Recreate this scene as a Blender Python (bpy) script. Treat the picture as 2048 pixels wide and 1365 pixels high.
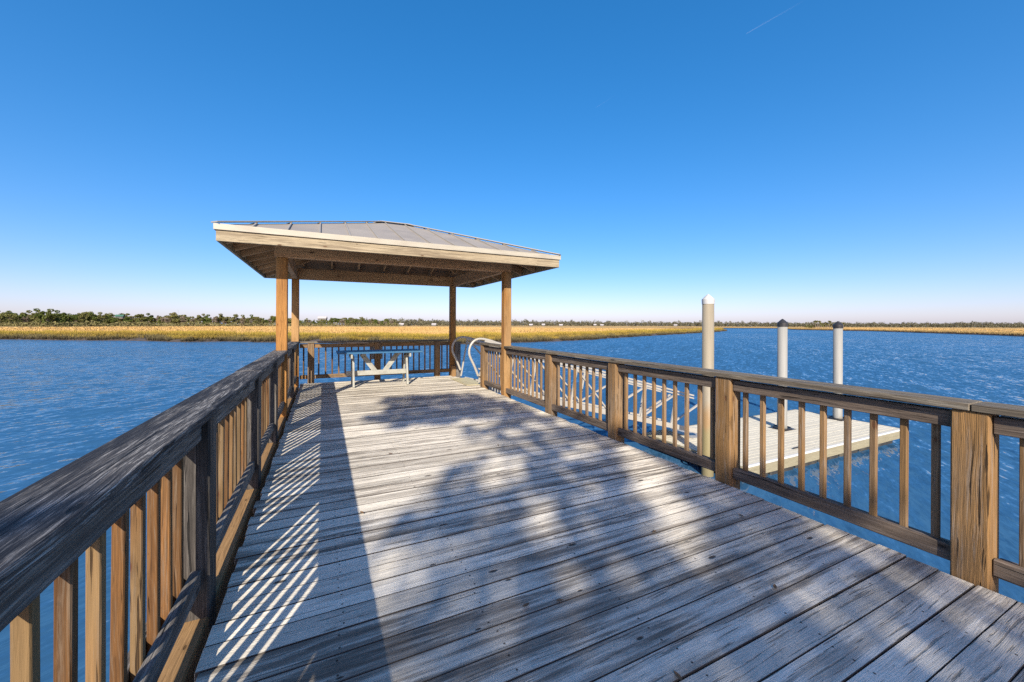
import bpy, math, random
import numpy as np
from mathutils import Vector, Matrix, noise as mnoise

random.seed(7)
rng = np.random.default_rng(7)
scene = bpy.context.scene
for o in list(bpy.data.objects):
    bpy.data.objects.remove(o, do_unlink=True)
COL = scene.collection

# ------------------------------------------------------------------ camera
EYE = 1.32
cam_d = bpy.data.cameras.new("camera")
cam_d.sensor_width = 36.0
cam_d.lens = 785.0 / 2048.0 * 36.0
cam_d.shift_y = -33.5 / 2048.0
cam_d.clip_start = 0.05
cam_d.clip_end = 20000
cam = bpy.data.objects.new("camera", cam_d)
COL.objects.link(cam)
YAW = math.radians(25.73)
cam.matrix_world = (Matrix.Translation((0, 0, EYE)) @ Matrix.Rotation(-YAW, 4, 'Z') @
                    Matrix.Rotation(math.radians(90), 4, 'X') @ Matrix.Rotation(0.0044, 4, 'Z'))
scene.camera = cam

# ------------------------------------------------------------------ light
KX, KY = 0.76, 1.60            # sun travel per metre of drop
sun_vec = Vector((-KX, -KY, 1.0)).normalized()      # towards the sun
SUN_EL = math.asin(sun_vec.z)
SUN_AZ = math.atan2(sun_vec.x, sun_vec.y)           # clockwise from +Y
world = bpy.data.worlds.new("World")
scene.world = world
world.use_nodes = True
wn, wl = world.node_tree.nodes, world.node_tree.links
wn.clear()
sky = wn.new("ShaderNodeTexSky")
sky.sky_type = 'NISHITA'
sky.sun_disc = False
sky.sun_elevation = SUN_EL
sky.sun_rotation = SUN_AZ
sky.altitude = 0
sky.air_density = 0.8
sky.dust_density = 0.95
sky.ozone_density = 6.0
tone = wn.new("ShaderNodeGamma")                      # the picture's tone curve for the whole sky
tone.inputs[1].default_value = 0.7
hsv = wn.new("ShaderNodeHueSaturation")
hsv.inputs['Saturation'].default_value = 1.45
hsv.inputs['Value'].default_value = 1.5
wb = wn.new("ShaderNodeMix")
wb.data_type = 'RGBA'
wb.blend_type = 'MULTIPLY'
wb.inputs[0].default_value = 1.0
wb.inputs[7].default_value = (1.42, 1.05, 1.06, 1)
bg = wn.new("ShaderNodeBackground")
bg.inputs[1].default_value = 0.093
wo = wn.new("ShaderNodeOutputWorld")
wl.new(sky.outputs[0], tone.inputs[0])
wl.new(tone.outputs[0], hsv.inputs['Color'])
wl.new(hsv.outputs[0], wb.inputs[6])
wl.new(wb.outputs[2], bg.inputs[0])
wl.new(bg.outputs[0], wo.inputs[0])

sun_d = bpy.data.lights.new("sun", 'SUN')
sun_d.energy = 3.8
sun_d.angle = math.radians(0.53)
sun_d.color = (1.0, 0.92, 0.80)
sun = bpy.data.objects.new("sun", sun_d)
COL.objects.link(sun)
sun.rotation_euler = (-sun_vec).to_track_quat('-Z', 'Y').to_euler()
sun.location = sun_vec * 60

scene.view_settings.view_transform = 'Standard'
scene.view_settings.look = 'None'
scene.view_settings.gamma = 1.0
scene.view_settings.use_curve_mapping = False
scene.view_settings.exposure = 1.15
scene.cycles.use_denoising = False
scene.cycles.adaptive_threshold = 0.005
scene.cycles.max_bounces = 8
scene.cycles.sample_clamp_indirect = 6.0

# ------------------------------------------------------------------ node helpers
class NT:
    def __init__(s, name):
        s.m = bpy.data.materials.new(name)
        s.m.use_nodes = True
        s.t = s.m.node_tree
        s.t.nodes.clear()
        s.out = s.t.nodes.new("ShaderNodeOutputMaterial")
    def n(s, kind, **kw):
        nd = s.t.nodes.new(kind)
        for k, v in kw.items():
            setattr(nd, k, v)
        return nd
    def put(s, sock, v):
        if isinstance(v, bpy.types.NodeSocket):
            s.t.links.new(v, sock)
        elif v is not None:
            if hasattr(sock.default_value, '__len__') and not hasattr(v, '__len__'):
                v = [v] * len(sock.default_value)
            if hasattr(v, '__len__') and len(v) == 3 and len(sock.default_value) == 4:
                v = (*v, 1)
            sock.default_value = v
    def math(s, op, a, b=None, c=None, clamp=False):
        nd = s.n("ShaderNodeMath", operation=op, use_clamp=clamp)
        for i, v in enumerate((a, b, c)):
            if v is not None:
                s.put(nd.inputs[i], v)
        return nd.outputs[0]
    def vmath(s, op, a, b=None):
        nd = s.n("ShaderNodeVectorMath", operation=op)
        s.put(nd.inputs[0], a)
        if b is not None:
            s.put(nd.inputs[1], b)
        return nd.outputs[0]
    def mix(s, f, a, b, blend='MIX'):
        nd = s.n("ShaderNodeMix", data_type='RGBA', blend_type=blend)
        s.put(nd.inputs[0], f); s.put(nd.inputs[6], a); s.put(nd.inputs[7], b)
        return nd.outputs[2]
    def noise(s, vec, scale=1.0, detail=3, rough=0.5, dist=0.0, dim='3D', color=False):
        nd = s.n("ShaderNodeTexNoise", noise_dimensions=dim)
        s.put(nd.inputs['Vector'], vec)
        nd.inputs['Scale'].default_value = scale
        nd.inputs['Detail'].default_value = detail
        nd.inputs['Roughness'].default_value = rough
        nd.inputs['Distortion'].default_value = dist
        return nd.outputs['Color' if color else 0]
    def ramp(s, v, lo, hi, a=0.0, b=1.0, smooth=True):
        nd = s.n("ShaderNodeMapRange", interpolation_type='SMOOTHSTEP' if smooth else 'LINEAR')
        s.put(nd.inputs[0], v)
        nd.inputs[1].default_value = lo; nd.inputs[2].default_value = hi
        nd.inputs[3].default_value = a; nd.inputs[4].default_value = b
        return nd.outputs[0]
    def sep(s, v):
        nd = s.n("ShaderNodeSeparateXYZ"); s.put(nd.inputs[0], v); return nd.outputs
    def comb(s, x, y, z):
        nd = s.n("ShaderNodeCombineXYZ")
        for i, v in enumerate((x, y, z)):
            s.put(nd.inputs[i], v)
        return nd.outputs[0]
    def bsdf(s, color, rough=0.6, metal=0.0, normal=None, spec=0.5, alpha=None):
        b = s.n("ShaderNodeBsdfPrincipled")
        s.put(b.inputs['Base Color'], color)
        s.put(b.inputs['Roughness'], rough)
        s.put(b.inputs['Metallic'], metal)
        s.put(b.inputs['Specular IOR Level'], spec)
        if normal is not None:
            s.put(b.inputs['Normal'], normal)
        if alpha is not None:
            s.put(b.inputs['Alpha'], alpha)
        s.t.links.new(b.outputs[0], s.out.inputs[0])
        return b
    def bump(s, h, dist=0.01, strength=1.0):
        nd = s.n("ShaderNodeBump")
        s.put(nd.inputs['Height'], h)
        nd.inputs['Distance'].default_value = dist
        nd.inputs['Strength'].default_value = strength
        return nd.outputs[0]

def wood(name, light, dark, crack=0.5, stain=None, stain_amt=0.0, stain_scale=(0.9, 9, 9), knots=0.5,
         knot_col=None, var=0.25, rough=0.75, spec=0.25, silver=None, silver_amt=0.0, screws=False, tint=None, bump=0.003, silver_scale=(1.7, 48, 48), lines=.42, fine=.38, worn=False, stain_lo=.47, stain_mask=(.38, .62)):
    """timber whose grain runs along the piece's own X axis"""
    k = NT(name)
    tc = k.n("ShaderNodeTexCoord").outputs['Object']
    inf = k.n("ShaderNodeObjectInfo")
    rnd = inf.outputs['Random']
    off = k.vmath('MULTIPLY', k.comb(rnd, rnd, rnd), (37.0, 91.0, 53.0))
    p = k.vmath('ADD', tc, off)
    warp = k.noise(k.vmath('MULTIPLY', p, (1.3, 6, 6)), 1.0, 2, color=True)
    warp = k.vmath('MULTIPLY', k.vmath('SUBTRACT', warp, (.5, .5, .5)), (0.0, .05, .05))
    pw = k.vmath('ADD', p, warp)
    g1 = k.noise(k.vmath('MULTIPLY', pw, (2.4, 85, 85)), 1.0, 5, .65)
    g2 = k.noise(k.vmath('MULTIPLY', pw, (5.0, 330, 330)), 1.0, 2, .6)
    big = k.noise(k.vmath('MULTIPLY', p, (1.1, 6, 6)), 1.0, 4, .6)
    f = k.math('ADD', k.math('MULTIPLY', k.ramp(g1, .3, .7), .55), k.math('MULTIPLY', k.ramp(big, .3, .7), .45))
    col = k.mix(f, dark, light)
    col = k.mix(k.math('MULTIPLY', k.ramp(g2, .42, .58, 1, 0), fine), col, tuple(c * .5 for c in dark))
    ln = k.noise(k.vmath('MULTIPLY', pw, (.9, 120, 120)), 1.0, 3, .6)         # thin dark growth lines
    col = k.mix(k.math('MULTIPLY', k.ramp(ln, .36, .44, 1, 0), lines), col, tuple(c * .35 for c in dark))
    fleck = k.noise(k.vmath('MULTIPLY', p, (26, 60, 60)), 1.0, 3, .6)           # specks of dirt
    col = k.mix(k.math('MULTIPLY', k.ramp(fleck, .66, .74), .5), col, tuple(c * .3 for c in dark))
    if tint is not None:        # slow shift of colour along the piece
        tn = k.noise(k.vmath('MULTIPLY', p, (.7, 2, 2)), 1.0, 2)
        col = k.mix(k.ramp(tn, .42, .62), col, k.mix(f, tuple(c * .5 for c in tint), tint))
    # whole-piece brightness
    rv = k.math('FRACT', k.math('MULTIPLY', rnd, 7.31))
    col = k.mix(1.0, col, k.comb(*[k.ramp(rv, 0, 1, 1 - var, 1 + var * .6, False)] * 3), 'MULTIPLY')
    if silver is not None:
        sv = k.noise(k.vmath('MULTIPLY', pw, silver_scale), 1.0, 8, .75)
        col = k.mix(k.math('MULTIPLY', k.ramp(sv, .49, .63), silver_amt), col, silver)
    if stain is not None:
        st = k.noise(k.vmath('MULTIPLY', pw, stain_scale), 1.0, 8, .68)
        st2 = k.noise(k.vmath('MULTIPLY', p, (.35, 1.2, 1.2)), 1.0, 2)
        s_ = k.math('MULTIPLY', k.ramp(st, stain_lo, stain_lo + .17), k.ramp(st2, *stain_mask))
        if worn:            # boards are dirtier towards the shore end
            gy = k.sep(k.n("ShaderNodeNewGeometry").outputs['Position'])[1]
            wn_ = k.noise(k.vmath('MULTIPLY', p, (1.3, 22, 22)), 1.0, 6, .65)
            edge = k.ramp(k.math('ABSOLUTE', k.sep(tc)[1]), .030, .066)
            w_ = k.math('MULTIPLY', k.ramp(k.math('ADD', wn_, k.math('MULTIPLY', edge, .10)), .47, .64), k.ramp(k.noise(k.vmath('MULTIPLY', p, (.5, .8, .8)), 1.0, 2), .40, .58))
            w_ = k.math('MULTIPLY', w_, k.ramp(gy, 2.2, 5.6, 1.0, .25))
            col = k.mix(k.math('MULTIPLY', w_, .72), col, tuple(c * 1.5 for c in stain))
        col = k.mix(k.math('MULTIPLY', s_, stain_amt), col, stain)
    h = k.math('ADD', k.math('MULTIPLY', g1, .6), k.math('MULTIPLY', g2, .4))
    if crack > 0:
        cr = k.noise(k.vmath('MULTIPLY', pw, (2.0, 70, 70)), 1.0, 3, .55)
        crm = k.math('MULTIPLY', k.ramp(cr, .33, .385, 1, 0), crack)
        col = k.mix(crm, col, tuple(c * .22 for c in dark))
        h = k.math('SUBTRACT', h, crm)
    if knots > 0:
        vx = k.sep(p)
        vor = k.n("ShaderNodeTexVoronoi", voronoi_dimensions='2D')
        k.put(vor.inputs['Vector'], k.comb(k.math('MULTIPLY', vx[0], 1.9), k.math('MULTIPLY', k.math('ADD', vx[1], vx[2]), 5.2), 0.0))
        vor.inputs['Scale'].default_value = 1.0
        gate = k.ramp(k.sep(vor.outputs['Color'])[0], 1 - knots, 1 - knots + .02)
        sz = k.math('MULTIPLY_ADD', k.sep(vor.outputs['Color'])[1], .05, .02)
        kd = k.math('DIVIDE', vor.outputs['Distance'], sz)
        core = k.math('MULTIPLY', k.ramp(kd, .6, 1.25, 1, 0), gate)
        halo = k.math('MULTIPLY', k.ramp(kd, .9, 3.2, 1, 0), gate)
        col = k.mix(k.math('MULTIPLY', halo, .45), col, tuple(c * .6 for c in dark))
        col = k.mix(k.math('MULTIPLY', core, .9), col, knot_col or tuple(c * .3 for c in dark))
        h = k.math('SUBTRACT', h, k.math('MULTIPLY', core, .5))
    if screws:
        t3 = k.sep(tc)
        fx = k.math('SUBTRACT', k.math('FRACT', k.math('MULTIPLY_ADD', t3[0], 1 / .61, 10.5)), .5)
        dx = k.math('MULTIPLY', fx, .61)
        dx = k.math('ADD', dx, k.math('MULTIPLY_ADD', rnd, .03, -.015))
        dy = k.math('SUBTRACT', k.math('ABSOLUTE', t3[1]), .036)
        r_ = k.math('SQRT', k.math('ADD', k.math('MULTIPLY', dx, dx), k.math('MULTIPLY', dy, dy)))
        sm = k.ramp(r_, .0035, .0065, 1, 0)
        col = k.mix(k.math('MULTIPLY', sm, .85), col, (.03, .022, .018))
    k.bsdf(col, rough, 0, k.bump(h, bump), spec)
    return k.m

def plain(name, col, rough=.5, metal=0., var=.12, scale=6., spec=.5, dirt=None, dirt_amt=.3, stretch=(1, 1, 1), bump=0.0):
    k = NT(name)
    tc = k.n("ShaderNodeTexCoord").outputs['Object']
    inf = k.n("ShaderNodeObjectInfo").outputs['Random']
    p = k.vmath('ADD', tc, k.comb(inf, inf, inf))
    n1 = k.noise(k.vmath('MULTIPLY', p, stretch), scale, 5, .6)
    c = k.mix(k.ramp(n1, .25, .75), tuple(v * (1 - var) for v in col), tuple(min(1, v * (1 + var)) for v in col))
    if dirt is not None:
        n2 = k.noise(k.vmath('MULTIPLY', p, stretch), scale * .4, 6, .65)
        c = k.mix(k.math('MULTIPLY', k.ramp(n2, .48, .7), dirt_amt), c, dirt)
    k.bsdf(c, rough, metal, k.bump(n1, bump) if bump else None, spec)
    return k.m

# ------------------------------------------------------------------ mesh helpers
def new_obj(name, mesh, mat=None, parent=None):
    o = bpy.data.objects.new(name, mesh)
    COL.objects.link(o)
    if mat is not None and mesh is not None and not mesh.materials:
        mesh.materials.append(mat)
    if parent is not None:
        o.parent = parent
    return o

def tag(o, label=None, cat=None, group=None, kind=None):
    if label: o['label'] = label
    if cat: o['category'] = cat
    if group: o['group'] = group
    if kind: o['kind'] = kind
    return o

def empty(name, loc, label=None, cat=None, group=None, kind=None):
    o = bpy.data.objects.new(name, None)
    COL.objects.link(o)
    o.location = loc
    o.empty_display_size = .2
    return tag(o, label, cat, group, kind)

def mesh_from(name, verts, faces, mat=None, smooth=False):
    me = bpy.data.meshes.new(name)
    me.from_pydata([tuple(v) for v in verts], [], faces)
    if mat is not None:
        me.materials.append(mat)
    if smooth:
        me.polygons.foreach_set('use_smooth', [True] * len(me.polygons))
    me.update()
    return me

_cache = {}
def chamfer_mesh(L, W, H, mat, c=None):
    key = (round(L, 3), round(W, 3), round(H, 3), mat.name, c)
    if key in _cache:
        return _cache[key]
    if c is None:
        c = min(L, W, H) * .10
        c = min(c, .008)
    a, b, d = L / 2, W / 2, H / 2
    vs, idx = [], {}
    for sx in (-1, 1):
        for sy in (-1, 1):
            for sz in (-1, 1):
                for ax in range(3):
                    p = [sx * a, sy * b, sz * d]
                    for j in range(3):
                        if j != ax:
                            p[j] -= (sx, sy, sz)[j] * c
                    idx[(sx, sy, sz, ax)] = len(vs)
                    vs.append(p)
    fs = []
    for ax in range(3):
        o1, o2 = [j for j in range(3) if j != ax]
        for s in (-1, 1):
            q = []
            for (u, v) in ((-1, -1), (1, -1), (1, 1), (-1, 1)):
                t = [0, 0, 0]; t[ax] = s; t[o1] = u; t[o2] = v
                q.append(idx[(t[0], t[1], t[2], ax)])
            fs.append(q)
    for ax in range(3):                      # edges run along ax
        o1, o2 = [j for j in range(3) if j != ax]
        for u in (-1, 1):
            for v in (-1, 1):
                t0 = [0, 0, 0]; t1 = [0, 0, 0]
                t0[ax] = -1; t1[ax] = 1
                for t in (t0, t1):
                    t[o1] = u; t[o2] = v
                fs.append([idx[(*t0, o1)], idx[(*t1, o1)], idx[(*t1, o2)], idx[(*t0, o2)]])
    for sx in (-1, 1):
        for sy in (-1, 1):
            for sz in (-1, 1):
                fs.append([idx[(sx, sy, sz, 0)], idx[(sx, sy, sz, 1)], idx[(sx, sy, sz, 2)]])
    # orient outwards (convex body about its centre)
    out = []
    for f in fs:
        p = [Vector(vs[i]) for i in f]
        nrm = (p[1] - p[0]).cross(p[2] - p[0])
        ctr = sum(p, Vector()) / len(p)
        out.append(f if nrm.dot(ctr) > 0 else f[::-1])
    me = mesh_from("piece", vs, out, mat)
    _cache[key] = me
    return me

def beam(name, p0, p1, w, h, mat, parent=None, up=(0, 0, 1), c=None):
    """timber from p0 to p1 (centre line), w across, h along 'up'; own X axis runs along it"""
    p0, p1 = Vector(p0), Vector(p1)
    x = (p1 - p0); L = x.length; x.normalize()
    upv = Vector(up)
    y = upv.cross(x)
    if y.length < 1e-4:
        y = Vector((0, 1, 0)).cross(x)
    y.normalize(); z = x.cross(y)
    M = Matrix((x, y, z)).transposed().to_4x4()
    M.translation = (p0 + p1) / 2
    o = new_obj(name, chamfer_mesh(L, w, h, mat, c), None, parent)
    if parent is not None:
        pw = parent.matrix_world if parent.parent is None and parent.type != 'EMPTY' else None
        base = world_of(parent)
        M = base.inverted() @ M
    o.matrix_basis = M
    return o

def world_of(o):
    m = o.matrix_basis.copy()
    p = o.parent
    while p is not None:
        m = p.matrix_basis @ m
        p = p.parent
    return m

def place(o, parent):
    """o was built in world coordinates: keep it there under its parent"""
    o.parent = parent
    o.matrix_basis = world_of(parent).inverted() @ o.matrix_basis if parent else o.matrix_basis
    return o

def box(name, lo, hi, mat, parent=None, c=None):
    """axis aligned; its long side becomes its own X axis"""
    lo, hi = Vector(lo), Vector(hi)
    d = hi - lo; ctr = (lo + hi) / 2
    ax = max(range(3), key=lambda i: d[i])
    e = Vector((0, 0, 0)); e[ax] = d[ax] / 2
    if ax == 2:
        return beam(name, ctr - e, ctr + e, d.x, d.y, mat, parent, up=(0, 1, 0), c=c)
    return beam(name, ctr - e, ctr + e, d.y if ax == 0 else d.x, d.z, mat, parent, c=c)

def tube(name, pts, r, mat, parent=None, sides=10, closed=False, radii=None, smooth=True):
    pts = [Vector(p) for p in pts]
    n = len(pts)
    vs, fs = [], []
    prev = None
    for i, p in enumerate(pts):
        if closed:
            t = pts[(i + 1) % n] - pts[i - 1]
        else:
            t = pts[min(i + 1, n - 1)] - pts[max(i - 1, 0)]
        t.normalize()
        if prev is None:
            a = Vector((0, 0, 1)) if abs(t.z) < .9 else Vector((0, 1, 0))
            u = a.cross(t).normalized()
        else:
            u = (prev - t * prev.dot(t)).normalized()
        prev = u
        v = t.cross(u)
        rr = radii[i] if radii else r
        for j in range(sides):
            a = 2 * math.pi * j / sides
            vs.append(p + (u * math.cos(a) + v * math.sin(a)) * rr)
    m = n if closed else n - 1
    for i in range(m):
        for j in range(sides):
            a, b = i * sides + j, i * sides + (j + 1) % sides
            i2 = ((i + 1) % n) * sides
            fs.append([a, b, i2 + (j + 1) % sides, i2 + j])
    if not closed:
        fs.append(list(range(sides))[::-1])
        fs.append([(n - 1) * sides + j for j in range(sides)])
    me = mesh_from(name, vs, fs, mat, smooth)
    o = new_obj(name, me)
    if parent is not None:
        place(o, parent)
    return o

def lathe(name, prof, ctr, mat, parent=None, sides=24, smooth=True):
    vs, fs = [], []
    for (r, z) in prof:
        for j in range(sides):
            a = 2 * math.pi * j / sides
            vs.append((r * math.cos(a), r * math.sin(a), z))
    for i in range(len(prof) - 1):
        for j in range(sides):
            fs.append([i * sides + j, i * sides + (j + 1) % sides, (i + 1) * sides + (j + 1) % sides, (i + 1) * sides + j])
    fs.append(list(range(sides))[::-1]); fs.append([(len(prof) - 1) * sides + j for j in range(sides)])
    me = mesh_from(name, vs, fs, mat, smooth)
    o = new_obj(name, me)
    o.matrix_basis = Matrix.Translation(ctr)
    if parent is not None:
        place(o, parent)
    return o

def smooth_path(pts, n=8):
    pts = [Vector(p) for p in pts]
    out = []
    for i in range(len(pts) - 1):
        p0 = pts[max(i - 1, 0)]; p1 = pts[i]; p2 = pts[i + 1]; p3 = pts[min(i + 2, len(pts) - 1)]
        for j in range(n):
            t = j / n
            out.append(.5 * ((2 * p1) + (p2 - p0) * t + (2 * p0 - 5 * p1 + 4 * p2 - p3) * t * t + (3 * p1 - p0 - 3 * p2 + p3) * t ** 3))
    out.append(pts[-1])
    return out

# ------------------------------------------------------------------ materials
M = {}
M['deck'] = wood('deck_board', (.88, .795, .64), (.79, .705, .56), lines=.3, fine=.32, crack=.65, stain=(.125, .10, .075), stain_amt=.85, worn=True,
                 stain_scale=(.9, 15, 15), knots=.34, knot_col=(.045, .033, .025), var=.26, rough=.85, spec=.15, screws=True, bump=.005, stain_lo=.44, stain_mask=(.38, .60))
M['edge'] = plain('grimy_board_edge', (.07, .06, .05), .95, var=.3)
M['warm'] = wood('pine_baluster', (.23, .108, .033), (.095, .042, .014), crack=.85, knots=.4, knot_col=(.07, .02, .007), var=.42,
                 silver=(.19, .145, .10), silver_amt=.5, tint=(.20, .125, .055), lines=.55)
M['pale'] = wood('sun_bleached_pine', (.29, .195, .108), (.17, .105, .055), crack=.5, knots=.35, knot_col=(.10, .045, .02), var=.22,
                 silver=(.27, .225, .18), silver_amt=.5, tint=(.29, .165, .065))
M['post'] = wood('pine_post', (.28, .19, .105), (.15, .092, .047), crack=.9, knots=.3, knot_col=(.11, .05, .022), var=.15,
                 silver=(.28, .23, .18), silver_amt=.5, tint=(.30, .165, .06), stain=(.08, .06, .042), stain_amt=.6, bump=.006)
M['gpost'] = wood('gazebo_post_pine', (.42, .205, .055), (.23, .10, .026), crack=.6, knots=.5, knot_col=(.09, .03, .01), var=.1, bump=.004, lines=.6, tint=(.40, .235, .095))
M['rail'] = wood('weathered_rail', (0.204, 0.153, 0.1113), (0.0788, 0.0584, 0.0436), crack=.9, knots=.35, var=.15, silver=(0.2503, 0.2086, 0.1715), silver_amt=.5,
                 stain=(0.0371, 0.0306, 0.025), stain_amt=.6, bump=.006)
M['cap'] = wood('weathered_cap', (0.2318, 0.1901, 0.1298), (0.0927, 0.0742, 0.0538), crack=.85, knots=.2, var=.1, silver=(0.3152, 0.2782, 0.2133), silver_amt=.55,
                stain=(0.0325, 0.0278, 0.0242), stain_amt=.7, bump=.006)
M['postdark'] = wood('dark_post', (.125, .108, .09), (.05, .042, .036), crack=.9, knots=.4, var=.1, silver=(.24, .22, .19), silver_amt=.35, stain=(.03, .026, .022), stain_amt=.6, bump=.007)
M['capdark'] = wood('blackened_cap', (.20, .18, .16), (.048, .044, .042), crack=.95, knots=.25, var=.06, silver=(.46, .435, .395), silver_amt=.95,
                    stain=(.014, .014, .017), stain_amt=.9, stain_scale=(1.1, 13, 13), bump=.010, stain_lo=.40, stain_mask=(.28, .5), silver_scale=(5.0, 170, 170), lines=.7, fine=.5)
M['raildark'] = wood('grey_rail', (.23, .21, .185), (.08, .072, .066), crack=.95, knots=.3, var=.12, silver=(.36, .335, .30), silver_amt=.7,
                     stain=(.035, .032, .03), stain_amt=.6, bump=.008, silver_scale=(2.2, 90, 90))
M['under'] = wood('roof_timber', (.60, .385, .215), (.34, .205, .11), crack=.25, knots=.45, knot_col=(.08, .035, .016), var=.18)
M['sheath'] = wood('roof_sheathing', (.40, .23, .115), (.25, .135, .065), crack=.1, knots=.3, var=.1)
M['fascia'] = wood('pale_fascia', (.45, .375, .25), (.30, .235, .145), crack=.5, knots=.5, knot_col=(.11, .06, .03), var=.05, lines=.5,
                   stain=(.13, .095, .06), stain_amt=.75, stain_scale=(.8, 16, 16), stain_lo=.45)
M['joist'] = wood('joist', (0.2318, 0.1669, 0.1113), (0.1113, 0.0788, 0.051), crack=.4, knots=.2)
M['rim'] = wood('rim_beam', (0.3894, 0.2318, 0.102), (0.2318, 0.1298, 0.051), crack=.3, knots=.3, var=.1)
M['trim'] = plain('cream_drip_edge', (.37, .335, .26), .45, var=.08, dirt=(.24, .20, .145), dirt_amt=.45, stretch=(.6, 3, 3))
M['metal'] = plain('taupe_metal_roof', (.27, .24, .20), .55, .0, var=.07, scale=2.5, dirt=(0.1762, 0.1576, 0.1391), dirt_amt=.4, spec=.4)
M['seam'] = plain('taupe_metal_seam', (0.2689, 0.2457, 0.2086), .5, var=.06)
M['alum'] = plain('aluminium', (0.3709, 0.3477, 0.3013), .45, .1, var=.06, dirt=(0.2782, 0.2503, 0.204), dirt_amt=.35)
M['alumplate'] = plain('yellow_plate', (0.4451, 0.3894, 0.2225), .6, .0, var=.1, dirt=(0.3245, 0.2689, 0.1576), dirt_amt=.4)
M['white'] = plain('chipped_white_paint', (.31, .305, .26), .6, var=.12, dirt=(.17, .15, .115), dirt_amt=.7, scale=9)
M['blue'] = plain('blue_table_paint', (0.0232, 0.102, 0.204), .5, var=.2, dirt=(0.0927, 0.1391, 0.1762), dirt_amt=.4, stretch=(.4, 3, 3))
M['dockwood'] = wood('dock_plank', (.66, .61, .48), (.58, .53, .41), crack=.2, knots=.12, var=.08, rough=.8, spec=.2)
M['docktrim'] = plain('white_bumper', (0.5563, 0.547, 0.5192), .5, var=.05)
M['dockface'] = wood('dock_fascia', (0.3338, 0.3013, 0.204), (0.2503, 0.2179, 0.1391), crack=.2, knots=.15, var=.06)
M['tub'] = plain('black_float', (0.0325, 0.0315, 0.0296), .6, var=.3, dirt=(0.1205, 0.102, 0.0649), dirt_amt=.7)
M['black'] = plain('black_cap', (0.0278, 0.026, 0.026), .4, var=.2)
M['whitecap'] = plain('white_cap', (0.4265, 0.4219, 0.3987), .45, var=.04)
M['grey'] = plain('grey_box', (0.2782, 0.2874, 0.2874), .5, var=.08)
M['mud'] = plain('river_mud', (0.0695, 0.052, 0.0353), .55, var=.4, scale=.8, bump=.05, spec=.5)

def pile_mat(name, col, tide):
    k = NT(name)
    tc = k.n("ShaderNodeTexCoord").outputs['Object']
    z = k.sep(tc)[2]
    n1 = k.noise(k.vmath('MULTIPLY', tc, (14, 14, .9)), 1, 4, .6)
    c = k.mix(k.ramp(n1, .3, .7), tuple(v * .86 for v in col), col)
    wob = k.noise(k.vmath('MULTIPLY', tc, (6, 6, 2.5)), 1, 4, .6)
    zz = k.math('ADD', z, k.math('MULTIPLY_ADD', wob, .8, -.4))
    if tide:
        c = k.mix(k.math('MULTIPLY', k.ramp(zz, 1.35, 2.0, 1, 0), .75), c, (0.2503, 0.1391, 0.0464))
        c = k.mix(k.math('MULTIPLY', k.ramp(zz, .95, 1.4, 1, 0), .8), c, (0.204, 0.1808, 0.0881))
        c = k.mix(k.math('MULTIPLY', k.ramp(zz, 4.2, 4.7), .45), c, (0.1854, 0.153, 0.1113))
    c = k.mix(k.math('MULTIPLY', k.ramp(zz, .25, .6, 1, 0), .7), c, (0.1484, 0.1298, 0.0742))
    run_ = k.noise(k.vmath('MULTIPLY', tc, (24, 24, .5)), 1, 4, .6)
    c = k.mix(k.math('MULTIPLY', k.ramp(run_, .56, .70), .4), c, tuple(v * .5 for v in col))
    k.bsdf(c, .6, 0, k.bump(n1, .004), .3)
    return k.m
M['pile_tan'] = pile_mat('tan_pile', (0.2643, 0.2272, 0.1623), True)
M['pile_grey'] = pile_mat('grey_white_pile', (.27, .265, .24), False)

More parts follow.
